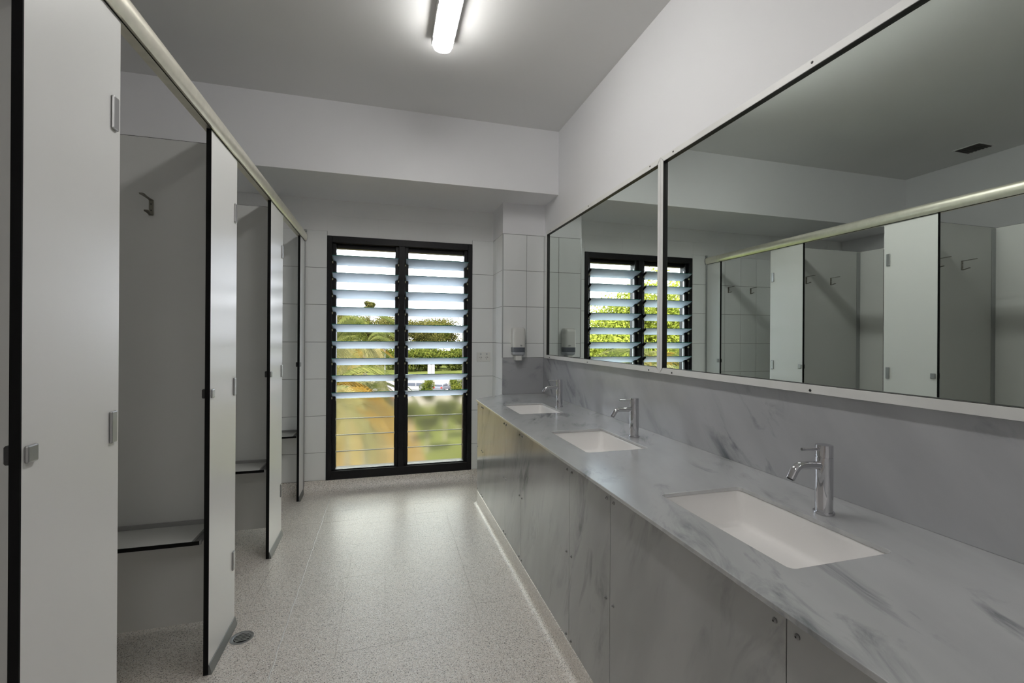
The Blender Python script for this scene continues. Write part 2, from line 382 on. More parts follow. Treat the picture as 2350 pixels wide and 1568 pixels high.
bm = new_bm()
def joint(bm, p0, p1, wd=.0011):
    p0, p1 = Vector((*p0, 0)), Vector((*p1, 0)); n = 24; d = (p1 - p0).normalized(); q = Vector((-d.y, d.x, 0)); pr = None
    for k in range(n + 1):
        c = p0.lerp(p1, k / n) + q * random.uniform(-.0012, .0012); ww = wd * random.uniform(.35, 1.1)
        a_, b_ = bm.verts.new(c - q * ww + Vector((0, 0, .00025))), bm.verts.new(c + q * ww + Vector((0, 0, .00025)))
        if pr: bm.faces.new((pr[0], pr[1], b_, a_))
        pr = (a_, b_)
for p0, p1 in [((-.66, 2.462), (-.10, 2.447)), ((-.21, 2.04), (.36, 2.075)), ((-.195, 2.02), (-.19, 2.95)), ((.445, 2.02), (.462, 3.55)), ((-.325, 2.885), (-.22, 2.875)), ((.37, 2.25), (.58, 2.24)), ((-.33, 3.42), (.10, 3.42)), ((-.64, 2.50), (-.625, 2.95))]:
    joint(bm, p0, p1)
tag(obj('joint_line', bm, M['floorjoint'], fl), 'thin dark joint lines showing through the floor', None, None, 'stuff')

# coved skirtings
def cove_profile(R, top, th=.012, n=8):
    """distance-from-wall, z"""
    p = [(0, top), (th, top - .0015)]
    p += [(th + R - R * math.cos(a), R - R * math.sin(a)) for a in [PI / 2 * k / n for k in range(n + 1)]]
    # arc from (th, R) down to (th+R, 0)
    p = [(0, top), (th * .6, top), (th, top - .004)] + [(th + R * (1 - math.cos(PI / 2 * k / n)), R * (1 - math.sin(PI / 2 * k / n))) for k in range(n + 1)] + [(th + R, -.0008), (0, -.0008)]
    return p
bm = new_bm(); prism(bm, [(YB - d, z) for d, z in cove_profile(.085, .094)], 'X', XL, XC)
struct('baseboard_back', bm, M['floor'], 'coved speckled skirting below the louvre window', True)
bm = new_bm(); prism(bm, [(XF + .012 - d, z) for d, z in cove_profile(.032, .1, .014)], 'Y', -.5, 3.62)
struct('baseboard_right', bm, M['floor'], 'coved speckled skirting along the vanity cabinet', True)
bm = new_bm(); prism(bm, [(XL + d, z) for d, z in cove_profile(.05, .094)], 'Y', YF, YB)
struct('baseboard_left', bm, M['floor'], 'coved speckled skirting behind the cubicles', True)

# ------------------------------------------------------------------ louvre window
win = tag(empty('window_1'), 'tall black framed louvre window with two banks of frosted blades', None, None, 'structure')
FD0, FD1 = YB - .012, YB + .13
fr = new_bm(); fwid = .043
box(fr, WX0, WX0 + fwid, FD0, FD1, WZ0, WZ1, .003); box(fr, WX1 - fwid, WX1, FD0, FD1, WZ0, WZ1, .003)
box(fr, WX0 + fwid - .002, WX1 - fwid + .002, FD0 + .0004, FD1, WZ1 - .06, WZ1 - .0004, .003); box(fr, WX0 + fwid - .002, WX1 - fwid + .002, FD0 + .0004, FD1, WZ0 + .0004, WZ0 + .075, .003)
obj('frame', fr, M['frame'], win)
MX = .1465
mb = new_bm(); box(mb, MX - .028, MX + .028, FD0 + .004, FD1, WZ0 + .07, WZ1 - .055, .003)
obj('mullion', mb, M['frame'], win)
Z_IN = [2.0515 - .1487 * k for k in range(9)]
sides = [(WX0 + fwid, MX - .028), (MX + .028, WX1 - fwid)]
blade_pitch = .1487
ang = math.radians(25)
for si, (x0, x1) in enumerate(sides):
    # jamb channels (galleries) each side, outer sash stop and head
    for xa, xb in ((x0, x0 + .030), (x1 - .030, x1)):
        part('louvre_gallery', M['frame'], win, xa, xb, YB + .018, YB + .115, WZ0 + .075, WZ1 - .06, .002)
    part('operating_bar', M['bar'], win, x0 + .0305, x0 + .033, YB + .040, YB + .052, .82, WZ1 - .14)
    part('operating_bar', M['bar'], win, x1 - .033, x1 - .0305, YB + .040, YB + .052, .82, WZ1 - .14)
    part('head_stop', M['frame'], win, x0 + .03, x1 - .03, YB + .05, YB + .12, 2.135, WZ1 - .06, .003)
    part('sill_stop', M['frame'], win, x0 + .03, x1 - .03, YB + .02, YB + .11, WZ0 + .07, WZ0 + .085, .002)
    xa, xb = x0 + .0315, x1 - .0315
    # head pane and its thin rail
    part('head_pane', M['glass'], win, xa, xb, YB + .078, YB + .083, 2.075, 2.137)
    part('head_rail', M['bar'], win, xa, xb, YB + .074, YB + .088, 2.073, 2.079)
    # tilted open blades: inner edge high, proud of the frame
    wI = (x0 + .004, x1 - .004)
    for z in Z_IN:
        yi = 4.166; L = .152; th = .006
        yo, zo = yi + L * math.cos(ang), z - L * math.sin(ang)
        # pane
        bm = new_bm(); rot = Matrix.Rotation(-ang, 3, 'X')
        cx, cy, cz = (wI[0] + wI[1]) / 2, (yi + yo) / 2, (z + zo) / 2
        box(bm, cx - (wI[1] - wI[0]) / 2, cx + (wI[1] - wI[0]) / 2, cy - L / 2, cy + L / 2, cz - th / 2, cz + th / 2, .0006, 1, rot)
        bl = obj('louvre_blade', bm, [M['frost'], M['glassedge']], win)
        for p_ in bl.data.polygons:
            n = p_.normal
            if abs(n.dot(Vector((0, math.cos(ang), -math.sin(ang))))) > .6 or abs(n.x) > .6: p_.material_index = 1
        # clips at both ends
        for xc_ in (wI[0] - .003, wI[1] - .001):
            bm = new_bm(); box(bm, xc_, xc_ + .004, cy - L * .44, cy + L * .47, cz - .016, cz + .013, .002, 1, rot)
            obj('blade_clip', bm, M['frame'], bl)
            bm = new_bm(); cyl(bm, (xc_ - .002, cy - .012, cz - .020), (xc_ + .006, cy - .012, cz - .020), .010, n=12)
            obj('pivot', bm, M['clip'], bl)
    # closed lower blades
    zc = [.790, .617, .473, .328, .180]
    for k in range(4):
        za, zb = zc[k], zc[k + 1]
        rot = Matrix.Rotation(math.radians(4), 3, 'X')
        bm = new_bm(); cy, cz = YB + .045 , (za + zb) / 2
        box(bm, xa, xb, cy - .003, cy + .003, zb - .002, za + .006, .0006, 1, rot)
        bl = obj('louvre_blade', bm, M['frostlow'], win)
        if k < 3: obj('blade_edge', box(new_bm(), xa, xb, cy - .011, cy - .005, zb - .003, zb + .003, .001), M['bar'], bl)
        for xc_ in (xa - .001, xb - .002):
            obj('blade_clip', box(new_bm(), xc_, xc_ + .003, cy - .012, cy + .012, zb + .01, za - .01, .001), M['frame'], bl)
    part('sill_strip', M['bar'], win, xa, xb, YB + .012, YB + .016, WZ0 + .0845, WZ0 + .087)
# small latch hooks on the mullion
for z in (.92, 1.62, .36):
    for sx in (-1, 1):
        bm = new_bm(); box(bm, MX + sx * .018 - .004, MX + sx * .018 + .004, FD0 - .004, FD0 + .006, z - .03, z + .03, .0015)
        box(bm, MX + sx * .018 - .003, MX + sx * .018 + .003, FD0 - .016, FD0 - .003, z - .028, z - .012, .0015)
        obj('blade_latch', bm, M['frame'], win)

# ------------------------------------------------------------------ cubicles
PIL = [(1.08, 1.41, 'nearest'), (2.046, 2.374, 'second'), (3.019, 3.358, 'third'), (4.003, 4.205, 'last')]
PT = .016
def plate_bm(y0, y1, z0, z1, d=.007):
    bm = new_bm(); box(bm, XS - .0005, XS + d, y0, y1, z0, z1, .0035, 2); return bm
plab = ['wide white cubicle pilaster nearest the viewer, filling the left of the picture', 'white cubicle pilaster beside the round floor drain',
        'white cubicle pilaster between the second and third openings from the left', 'narrow white cubicle pilaster fixed to the tiled window wall']
HZ = [(.272, .357), (1.076, 1.157), (1.872, 1.957)]
PILO = []
for i, (y0, y1, nm) in enumerate(PIL):
    p = thing('cubicle_pilaster', plab[i], 'pilaster', (0, 0, 0), 0, 'white pilasters of the cubicle front')
    PILO.append(p)
    part('panel', M['lam'], p, XS - PT, XS, y0 + .0035, y1, .004, HS - .001)
    o_ = part('black_edge', M['black'], p, XS - PT - .0006, XS + .0006, y0, y0 + .0036, .004, HS - .001)
    bm = new_bm(); prism(bm, [(XS - PT - .002, 0), (XS + .012, 0), (XS + .012, .008), (XS + .0035, .038), (XS + .0005, .04), (XS + .0002, .002), (XS - PT - .002, .002)], 'Y', y0 + .004, y1)
    obj('floor_channel', bm, M['channel'], p)
    if i < 3:
        for z0, z1 in HZ:
            obj('hinge_plate', plate_bm(y1 - .042, y1 - .016, z0, z1), M['plate'], p)
    else:
        part('wall_channel', M['aluplain'], p, XS - .022, XS + .006, y1 - .002, YB - T, 0, HS, .002)
    obj('latch_keeper', plate_bm(y0 + .010, y0 + .040, 1.100, 1.135), M['plate'], p)
    part('rear_keeper', M['darkmetal'], p, XS - PT - .013, XS - PT, y0 + .004, y0 + .036, 1.100, 1.137, .003)
# one more pilaster behind the viewer keeps the run going
# side panels, 0.12 above the floor
SY = [1.235, 2.225, 3.205]
slab = ['white side panel seen past the near edge at the far left of the picture', 'white side panel carrying two hooks in the first opening beyond the nearest pilaster',
        'white side panel carrying two hooks in the second opening']
XBK = -1.56
for i, y in enumerate(SY):
    s_ = thing('cubicle_side_panel', slab[i], 'side panel', (0, 0, 0), 0, 'white side panels dividing the cubicles')
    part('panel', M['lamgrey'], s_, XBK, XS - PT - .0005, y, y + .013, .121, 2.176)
    part('top_edge', M['black'], s_, XBK, XS - PT - .0005, y - .0003, y + .0133, 2.176, 2.1775)
    part('foot', M['aluplain'], s_, -1.535, -1.505, y - .002, y + .015, 0, .121, .002)
    part('wall_bracket', M['aluplain'], s_, XBK + .0005, XBK + .045, y - .0025, y - .0003, .121, 2.17)
    part('front_bracket', M['aluplain'], s_, XS - PT - .022, XS - PT - .001, y - .0025, y - .0003, .121, 2.17)
# back panels
bl_ = [(.30, 1.234), (1.249, 2.224), (2.239, 3.204), (3.219, YB - T - .001)]
blab = ['white back panel closing the cubicle at the left edge of the picture', 'white back panel at the right edge of the large mirror view',
        'white back panel of the cubicle between the second and third pilasters', 'white back panel of the last cubicle against the window wall']
for i, (a, b) in enumerate(bl_):
    s_ = thing('cubicle_back_panel', blab[i], 'back panel', (0, 0, 0), 0, 'white back panels of the cubicles')
    part('panel', M['lam'], s_, XBK - .013, XBK, a, b, .121, 2.176)
    part('top_edge', M['black'], s_, XBK - .0133, XBK + .0003, a, b, 2.176, 2.1775)
    for yy in (a + .06, b - .09): part('foot', M['aluplain'], s_, XBK - .015, XBK + .002, yy, yy + .03, 0, .121, .002)
# doors standing open at right angles, hinged on the far edge of each pilaster
for i in range(3):
    y = PIL[i][1] + .004
    d_ = part('door', M['lam'], PILO[i], XS - PT - .612, XS - PT - .008, y, y + .013, .14, 2.0)
    part('black_edge', M['black'], d_, XS - PT - .008, XS - PT - .004, y - .0005, y + .0135, .14, 2.0)
    for z0, z1 in HZ: part('hinge_plate', M['plate'], d_, XS - PT - .040, XS - PT - .0005, y - .003, y + .0005, z0, z1, .001)
    bm = new_bm(); cyl(bm, (XS - PT - .575, y + .013, 1.118), (XS - PT - .575, y + .032, 1.118), .016, n=20, bev=.002)
    obj('latch_knob', bm, M['plate'], d_, True)
# head rail
hr = thing('head_rail', 'long satin aluminium rail along the top of the cubicle fronts', 'rail')
prof = [(XS - .030, HS - .004), (XS - .030, HS + .05), (XS - .022, HS + .066), (XS - .006, HS + .072), (XS + .010, HS + .066), (XS + .019, HS + .052), (XS + .021, HS + .03), (XS + .017, HS + .008), (XS + .010, HS - .004)]
bm = new_bm(); prism(bm, prof, 'Y', -.9, YB - T - .012); obj('rail_body', bm, M['alu'], hr, 'all')
bpy.data.objects['rail_body'].data.set_sharp_from_angle(angle=math.radians(50))
bm = new_bm(); prism(bm, [(XS + (x - XS) * 1.06 + .0, HS + .034 + (z - HS - .034) * 1.06) for x, z in prof], 'Y', YB - T - .012, YB - T - .0003); obj('end_cap', bm, M['aluplain'], hr)
bm = new_bm(); box(bm, XS - .006, XS + .016, YB - T - .02, YB - T - .0004, HS + .074, HS + .094, .003); obj('wall_clip', bm, M['aluplain'], hr)
part('pilaster_lip', M['black'], hr, XS + .0012, XS + .0022, .9, YB - T - .014, HS - .007, HS - .003)

# benches
bdat = [(SY[1], .545, 'in the first opening beyond the nearest pilaster'), (SY[2], .545, 'in the second opening along the cubicles'), (YB - T, .530, 'in the last cubicle against the tiles')]
for y, z, wh in bdat:
    b_ = thing('cubicle_bench', 'shallow white bench shelf with black front edge ' + wh, 'bench', (0, 0, 0), 0, 'bench shelves in the cubicles')
    xr = -.722; th = .013
    part('seat', M['benchgrey'], b_, XBK + .001, xr, y - .195, y - .012, z - th, z)
    part('front_edge', M['black'], b_, XBK + .001, xr + .029, y - .199, y - .195, z - th - .001, z + .0005)
    part('rear_gap_strip', M['gapstrip'], b_, XBK + .001, xr, y - .012, y - .0028, z - .03, z + .017, .001)  # dark bar drawn in place of the shadow gap at the back
    bm = new_bm(); prism(bm, [(y - .190, z - th - .0005), (y - .0028, z - th - .0005), (y - .0028, z - th - .10), (y - .03, z - th - .10)], 'X', -1.10, -1.086); obj('bracket', bm, M['aluplain'], b_)
    part('end_angle', M['channel'], b_, xr + .0005, xr + .029, y - .195, y - .0028, z - th, z - th + .003)
    part('end_cap', M['plate'], b_, xr + .0293, xr + .0325, y - .2, y - .186, z - th - .001, z + .0015)

# coat hooks
def make_hook():
    h = empty('coat_hook')
    obj('base_plate', box(new_bm(), -.0085, .0085, -.0035, 0, -.033, .033, .0015), M['steel'], h)
    def prong(zb, reach, rise, wid):
        bm = new_bm(); n = 7; vs = []
        for k in range(n + 1):
            s = k / n; yy = -.002 - reach * s; zz = zb + rise * s ** 1.35
            wd = (.0075 - .002 * math.sin(PI * min(1, s * 1.3))) + (wid - .006) * max(0, (s - .7) / .3)
            if k == n: wd *= .55
            vs.append([bm.verts.new((sx * wd, yy, zz + dz)) for sx, dz in ((-1, .0015), (1, .0015), (1, -.0015), (-1, -.0015))])
        for a, b in zip(vs, vs[1:]):
            for q in range(4): bm.faces.new((a[q], a[(q + 1) % 4], b[(q + 1) % 4], b[q]))
        bm.faces.new(vs[0]); bm.faces.new(vs[-1][::-1]); return bm
    obj('upper_prong', prong(.031, .085, .004, .010), M['steel'], h)
    obj('lower_prong', prong(-.032, .045, .010, .010), M['steel'], h)
    for z in (.014, -.012):
        bm = new_bm(); cyl(bm, (0, -.003, z), (0, -.0055, z), .0034, .0022, 10); obj('screw', bm, M['darkmetal'], h)
    return h
hook0 = make_hook()
first = True
for y, xs_, wh in [(SY[1], (-.943, -1.205), 'first opening'), (SY[2], (-.912, -1.20), 'second opening'), (YB - T, (-.967, -1.273), 'last cubicle')]:
    for k, x in enumerate(xs_):
        zz = 1.884 if y < 4 else 1.898
        h = hook0 if first else dup_tree(hook0)
        first = False
        h.location = (x, y - .0001, zz)
        side = 'nearer the door' if k == 0 else 'nearer the back panel'
        on = 'on the last cubicle tiles' if y > 4 else 'in the ' + wh
        tag(h, 'metal double coat hook %s, %s' % (on, side), 'hook', 'coat hooks in the cubicles', 'thing')

# ------------------------------------------------------------------ vanity
van = thing('vanity_cabinet', 'long vanity cabinet faced with grey marble laminate panels and dome screws', 'cabinet')
TH = .012
bm = new_bm(); prism(bm, [(XF + .013, -.5), (XF + .013, 3.64), (1.0, YC - .012), (XR - .004, YC - .012), (XR - .004, -.5)], 'Z', .0, .10)
obj('plinth', bm, M['lamgrey'], van)
bm = new_bm()
prism(bm, [(XF + .0125, 3.632), (XF + .0125, 3.644), (.998, YC - .012), (1.004, YC - .02)], 'Z', .1, ZW - TH - .0005)
obj('end_board', bm, M['lamgrey'], van)
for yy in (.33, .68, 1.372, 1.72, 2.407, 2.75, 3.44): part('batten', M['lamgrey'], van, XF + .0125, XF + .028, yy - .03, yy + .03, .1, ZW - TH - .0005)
JY = [-.36, .33, .68, 1.372, 1.72, 2.407, 2.75, 3.44, 3.640]
def screw_at(parent, y, z):
    bm = new_bm(); cyl(bm, (XF, 0, 0), (XF - .0018, 0, 0), .0058, .0056, 14)
    n = 4
    cyl(bm, (XF - .0018, 0, 0), (XF - .0048, 0, 0), .0054, .0030, 14)
    s_ = obj('screw', bm, M['screw'], parent, True); s_.location = (0, y, z)
    return s_
scr_mesh = None
for a, b in zip(JY, JY[1:]):
    p = part('panel', M['marble_front'], van, XF, XF + .012, a + .0011, b - .0011, .1005, ZW - TH - .004, .0006)
    for y in (a + .026, b - .024):
        for z in (.118, .461, .802):
            if scr_mesh is None:
                s_ = screw_at(p, y, z); scr_mesh = s_.data
                bm = new_bm(); cyl(bm, (XF - .0035, 0, 0), (XF - .0051, 0, 0), .0019, n=6); hx = obj('x', bm, M['darkslot']); 
                # merge the dark hexagon socket into the screw mesh
                bm = bmesh.new(); bm.from_mesh(scr_mesh); n0 = len(bm.faces); bm.from_mesh(hx.data); bm.faces.ensure_lookup_table()
                for f in bm.faces[n0:]: f.material_index = 1
                scr_mesh.materials.append(M['darkslot']); bm.to_mesh(scr_mesh); bm.free(); bpy.data.objects.remove(hx)
            else:
                s_ = obj('screw', None, None, p, mesh=scr_mesh); s_.location = (0, y, z)

# worktop with three cut-outs
def rrect(x0, x1, y0, y1, r, n=5):
    pts = []
    for cx, cy, a0 in ((x1 - r, y1 - r, 0), (x0 + r, y1 - r, PI / 2), (x0 + r, y0 + r, PI), (x1 - r, y0 + r, 1.5 * PI)):
        for k in range(n + 1):
            a = a0 + PI / 2 * k / n; pts.append((cx + r * math.cos(a), cy + r * math.sin(a)))
    return pts
BAS = [(2.834, 3.296), (1.815, 2.280), (.783, 1.270)]
BX0, BX1 = .858, 1.167
bm = new_bm()
outer = [(.715, -.5), (.715, 3.612), (.722, 3.630), (1.0, YC - T - .0005), (XR - .0008, YC - T - .0005), (XR - .0008, -.5)]
loops = [outer] + [rrect(BX0, BX1, a, b, .018) for a, b in BAS]
edges = []
for lp in loops:
    vs = [bm.verts.new((x, y, ZW)) for x, y in lp]
    for i in range(len(vs)): edges.append(bm.edges.new((vs[i], vs[(i + 1) % len(vs)])))
bmesh.ops.triangle_fill(bm, use_beauty=True, use_dissolve=False, edges=edges)
ext = bmesh.ops.extrude_face_region(bm, geom=bm.faces[:])
bmesh.ops.translate(bm, vec=(0, 0, -TH), verts=[v for v in ext['geom'] if isinstance(v, bmesh.types.BMVert)])
wt = tag(obj('worktop', bm, M['marble_top']), 'long grey marble worktop with three sunken basins', 'worktop', None, 'thing')
bv = wt.modifiers.new('edge', 'BEVEL'); bv.width = .0016; bv.segments = 2; bv.limit_method = 'ANGLE'; bv.angle_limit = math.radians(50)
# basins
def make_basin(i, y0, y1):
    lab = ['white undermount basin at the window end of the worktop', 'white undermount basin in the middle of the worktop', 'large white undermount basin nearest the viewer'][i]
    b_ = thing('basin', lab, 'basin', ((BX0 + BX1) / 2, (y0 + y1) / 2, ZW - TH - .0004), 0, 'white basins set in the worktop')
    hx, hy = (BX1 - BX0) / 2 + .004, (y1 - y0) / 2 + .004
    rings = [(hx + .02, hy + .02, .03, 0), (hx, hy, .022, 0), (hx - .002, hy - .002, .022, -.004)]
    for s, z in ((0, -.02), (.25, -.05), (.5, -.075)): rings.append((hx - .004 - .016 * s, hy - .006 - .03 * s, .026, z))
    D = .105
    for k in range(1, 6):
        a = PI / 2 * k / 5; rings.append((hx - .014 - .022 * (1 - math.cos(a)), hy - .022 - .022 * (1 - math.cos(a)), .028, -D + .022 * (1 - math.sin(a))))
    rings.append((.02, .02, .019, -D - .004))
    bm = new_bm(); prev = None
    for a, c, r, z in rings:
        vs = [bm.verts.new((x, y, z)) for x, y in rrect(-a, a, -c, c, r, 6)]
        if prev: 
            for k in range(len(vs)): bm.faces.new((prev[k], prev[(k + 1) % len(vs)], vs[(k + 1) % len(vs)], vs[k]))
        prev = vs
    # outer shell
    bm.faces.new(prev)
    o_ = obj('bowl', bm, M['ceramic'], b_, 'all')
    so_ = o_.modifiers.new('shell', 'SOLIDIFY'); so_.thickness = .008; so_.offset = -1
    # fix direction: normals must face up/inward
    o_.data.flip_normals() if o_.data.polygons[-1].normal.z < 0 else None
    bm = new_bm(); cyl(bm, (0, 0, -D - .0045), (0, 0, -D + .0005), .021, .020, 24); obj('waste', bm, M['chrome'], b_, True)
for i, (a, b) in enumerate(BAS): make_basin(i, a, b)
# taps
def make_tap():
    t_ = empty('mixer_tap'); r = .0225
    bm = new_bm(); cyl(bm, (0, 0, 0), (0, 0, .007), .0275, n=36, bev=.0015); obj('base_ring', bm, M['chrome'], t_, True)
    bm = new_bm(); cyl(bm, (0, 0, .006), (0, 0, .163), r, n=40); obj('body', bm, M['chrome'], t_, True)
    bm = new_bm(); cyl(bm, (0, 0, .165), (0, 0, .198), r, n=40, bev=.0012); cyl(bm, (0, 0, .162), (0, 0, .166), r - .0015, n=32); cap = obj('handle_cap', bm, M['chrome'], t_, True)
    bm = new_bm(); cyl(bm, (-.018, 0, .186), (-.083, 0, .190), .0042, n=14, bev=.0008); obj('lever', bm, M['chrome'], cap, True)
    bm = new_bm(); pts = [(-.015, 0, .140), (-.05, 0, .142), (-.085, 0, .143)]
    for k in range(1, 8):
        a = math.radians(58) * k / 7; R = .03
        pts.append((-.085 - R * math.sin(a), 0, .143 - R * (1 - math.cos(a))))
    d = Vector((-math.cos(math.radians(58)), 0, -math.sin(math.radians(58)))); e = Vector(pts[-1]) + d * .024; pts.append(tuple(e))
    tube(bm, pts, .0115, 22); sp_ = obj('spout', bm, M['chrome'], t_, True)
    bm = new_bm(); cyl(bm, tuple(e + d * -.001), tuple(e + d * .0006), .0088, n=18); obj('aerator', bm, M['darkslot'], sp_)
    return t_
tap0 = make_tap()
for i, (y, lab) in enumerate([(3.072, 'chrome mixer tap at the window end of the worktop'), (2.047, 'chrome mixer tap at the middle basin'), (1.012, 'chrome mixer tap nearest the viewer, in front of the large mirror')]):
    t_ = tap0 if i == 0 else dup_tree(tap0)
    t_.location = (1.2275, y, ZW + .0003); tag(t_, lab, 'tap', 'chrome taps along the worktop', 'thing')
# splashbacks
s1 = tag(obj('splashback', box(new_bm(), XR - .0042, XR - .0003, -.5, YC - .0045, ZW + .0004, 1.167, .0004), M['marble_wall']), 'long grey marble splashback under the mirrors', 'splashback', 'marble splashbacks', 'thing')
s2 = tag(obj('splashback', box(new_bm(), XC - .002, XR - .0045, YC - .0044, YC - .0003, ZW + .0004, 1.169, .0004), M['marble_wall']), 'short grey marble splashback on the corner column below the soap dispenser', 'splashback', 'marble splashbacks', 'thing')

# ------------------------------------------------------------------ mirrors
def mirror(y0, y1, label):
    m_ = thing('wall_mirror', label, 'mirror', (0, 0, 0), 0, 'long framed wall mirrors')
    xf, xg, zb, zt, fwm = 1.361, 1.3758, 1.1705, 2.283, .029
    obj('glass', box(new_bm(), xg, XR - .006, y0 + .012, y1 - .012, zb + .012, zt - .012), M['mirror'], m_)
    obj('backing', box(new_bm(), XR - .006, XR - .0045, y0 + .012, y1 - .012, zb + .012, zt - .012), M['gasket'], m_)
    def bar(pts, nm='frame_rail'):
        bm = new_bm(); A = [bm.verts.new((xf, y, z)) for y, z in pts]; B = [bm.verts.new((XR - .0045, y, z)) for y, z in pts]
        for i in range(4): bm.faces.new((A[i], A[(i + 1) % 4], B[(i + 1) % 4], B[i]))
        bm.faces.new(A); bm.faces.new(B[::-1]); bmesh.ops.bevel(bm, geom=bm.edges[:], offset=.0008, segments=1, affect='EDGES')
        return obj(nm, bm, M['mframe'], m_)
    e = .0003
    top = bar([(y0, zt), (y1, zt), (y1 - fwm, zt - fwm), (y0 + fwm, zt - fwm)]); bot = bar([(y0, zb), (y1, zb), (y1 - fwm, zb + fwm), (y0 + fwm, zb + fwm)])
    wm = fwm * .75
    bar([(y0, zb + e), (y0, zt - e), (y0 + wm, zt - fwm), (y0 + wm, zb + fwm)]); bar([(y1, zb + e), (y1, zt - e), (y1 - wm, zt - fwm), (y1 - wm, zb + fwm)])
    # black inner return of the frame
    q = .0012; bm = new_bm()
    box(bm, xf + .0015, xg - .0002, y0 + wm, y1 - wm, zt - fwm - q, zt - fwm + .0002); box(bm, xf + .0015, xg - .0002, y0 + wm, y1 - wm, zb + fwm - .0002, zb + fwm + q)
    box(bm, xf + .0015, xg - .0002, y1 - wm - q, y1 - wm + .0002, zb + fwm, zt - fwm); box(bm, xf + .0015, xg - .0002, y0 + wm - .0002, y0 + wm + q, zb + fwm, zt - fwm)
    obj('inner_gasket', bm, M['gasket'], m_)
    for yy in (y1 - .105, (y0 + y1) / 2, y0 + .095):
        for zz, pr in ((zb + .010, bot), (zt - .012, top)):
            bm = new_bm(); cyl(bm, (xf + .0005, yy, zz), (xf - .002, yy, zz), .0052, .0035, 12)
            obj('screw', bm, M['darkmetal'], pr)
mirror(2.031, 3.742, 'smaller framed wall mirror at the window end, reflecting louvres and dispenser')
mirror(.318, 2.029, 'large framed wall mirror nearest the viewer, reflecting the cubicles')

# ------------------------------------------------------------------ soap dispenser on the column
sd_ = thing('soap_dispenser', 'white wall soap dispenser with smoked grey window on the corner column', 'soap dispenser', (1.135, YC - T, 0))
def dshape(bm, hw, z0, z1, dep, r=.028, taper=0):
    n = 8
    prof = [(-hw, 0)]
    for k in range(n + 1): a = PI + PI / 2 * k / n; prof.append((-hw + r + r * math.cos(a), -dep + r + r * math.sin(a)))
    for k in range(n + 1): a = 1.5 * PI + PI / 2 * k / n; prof.append((hw - r + r * math.cos(a), -dep + r + r * math.sin(a)))
    prof.append((hw, 0))
    A = [bm.verts.new((x, y, z0)) for x, y in prof]
    A2 = A
    if taper: A2 = [bm.verts.new((x * taper, y * taper, z0)) for x, y in prof]
    return prof
def dstack(zs):
    """stack of D sections: (z, half width, depth)"""
    bm = new_bm(); prev = None
    for z, hw, dep in zs:
        r = min(.028, hw * .6, dep * .5); n = 7; prof = [(-hw, 0)]
        for k in range(n + 1): a = PI + PI / 2 * k / n; prof.append((-hw + r + r * math.cos(a), -dep + r + r * math.sin(a)))
        for k in range(n + 1): a = 1.5 * PI + PI / 2 * k / n; prof.append((hw - r + r * math.cos(a), -dep + r + r * math.sin(a)))
        prof.append((hw, 0)); vs = [bm.verts.new((x, y, z)) for x, y in prof]
        if prev:
            for k in range(len(vs)): bm.faces.new((prev[k], prev[(k + 1) % len(vs)], vs[(k + 1) % len(vs)], vs[k]))
        else: bm.faces.new(vs[::-1])
        prev = vs
    bm.faces.new(prev); return bm
obj('cover', dstack([(1.2635, .0565, .088), (1.40, .0565, .092), (1.425, .055, .088), (1.434, .050, .080), (1.438, .040, .066)]), M['plastic'], sd_, True)
obj('level_window', dstack([(1.222, .0550, .085), (1.2633, .0555, .087)]), M['smoke'], sd_, True)
obj('base', dstack([(1.192, .042, .066), (1.200, .052, .080), (1.2218, .0560, .087)]), M['greyplastic'], sd_, True)
obj('nozzle', dstack([(1.147, .026, .070), (1.152, .030, .078), (1.1918, .031, .080)]), M['plastic'], sd_, True)
bm = new_bm(); 
n = 24; r1 = [bm.verts.new((.013 + .0105 * math.cos(2 * PI * k / n), -.0925, 1.281 + .0058 * math.sin(2 * PI * k / n))) for k in range(n)]
r2 = [bm.verts.new((.013 + .0088 * math.cos(2 * PI * k / n), -.0925, 1.281 + .0043 * math.sin(2 * PI * k / n))) for k in range(n)]
for k in range(n): bm.faces.new((r1[k], r1[(k + 1) % n], r2[(k + 1) % n], r2[k]))
r3 = [bm.verts.new((.013 + .004 * math.cos(2 * PI * k / n) + .002 * math.sin(2 * PI * k / n), -.0925, 1.2812 + .003 * math.sin(2 * PI * k / n))) for k in range(n)]; bm.faces.new(r3)
ext = bmesh.ops.extrude_face_region(bm, geom=bm.faces[:]); bmesh.ops.translate(bm, vec=(0, .003, 0), verts=[v for v in ext['geom'] if isinstance(v, bmesh.types.BMVert)])
tag(obj('emblem', bm, M['greyplastic'], sd_), 'small grey oval emblem')

# power point
gp = thing('power_outlet', 'white double power outlet on the tiles beside the window', 'power outlet', (.909, YB - T, 1.163))
obj('plate', box(new_bm(), -.066, .066, -.009, 0, -.044, .044, .004, 2), M['plastic'], gp)
for cx in (-.028, .030):
    sk = obj('socket', box(new_bm(), cx - .022, cx + .022, -.0105, -.008, -.030, .010, .001), M['plastic'], gp)
    for dx, dz, an in ((-.008, -.004, 25), (.008, -.004, -25), (0, -.019, 0)):
        bm = new_bm(); box(bm, cx + dx - .0016, cx + dx + .0016, -.0112, -.0100, dz - .0052, dz + .0052, 0, 1)
        bmesh.ops.rotate(bm, cent=(cx + dx, 0, dz), matrix=Matrix.Rotation(math.radians(an), 3, 'Y'), verts=bm.verts)
        obj('slot', bm, M['darkslot'], sk)
    obj('rocker_switch', box(new_bm(), cx - .006, cx + .006, -.0125, -.008, .018, .034, .0015), M['greyplastic'], gp)

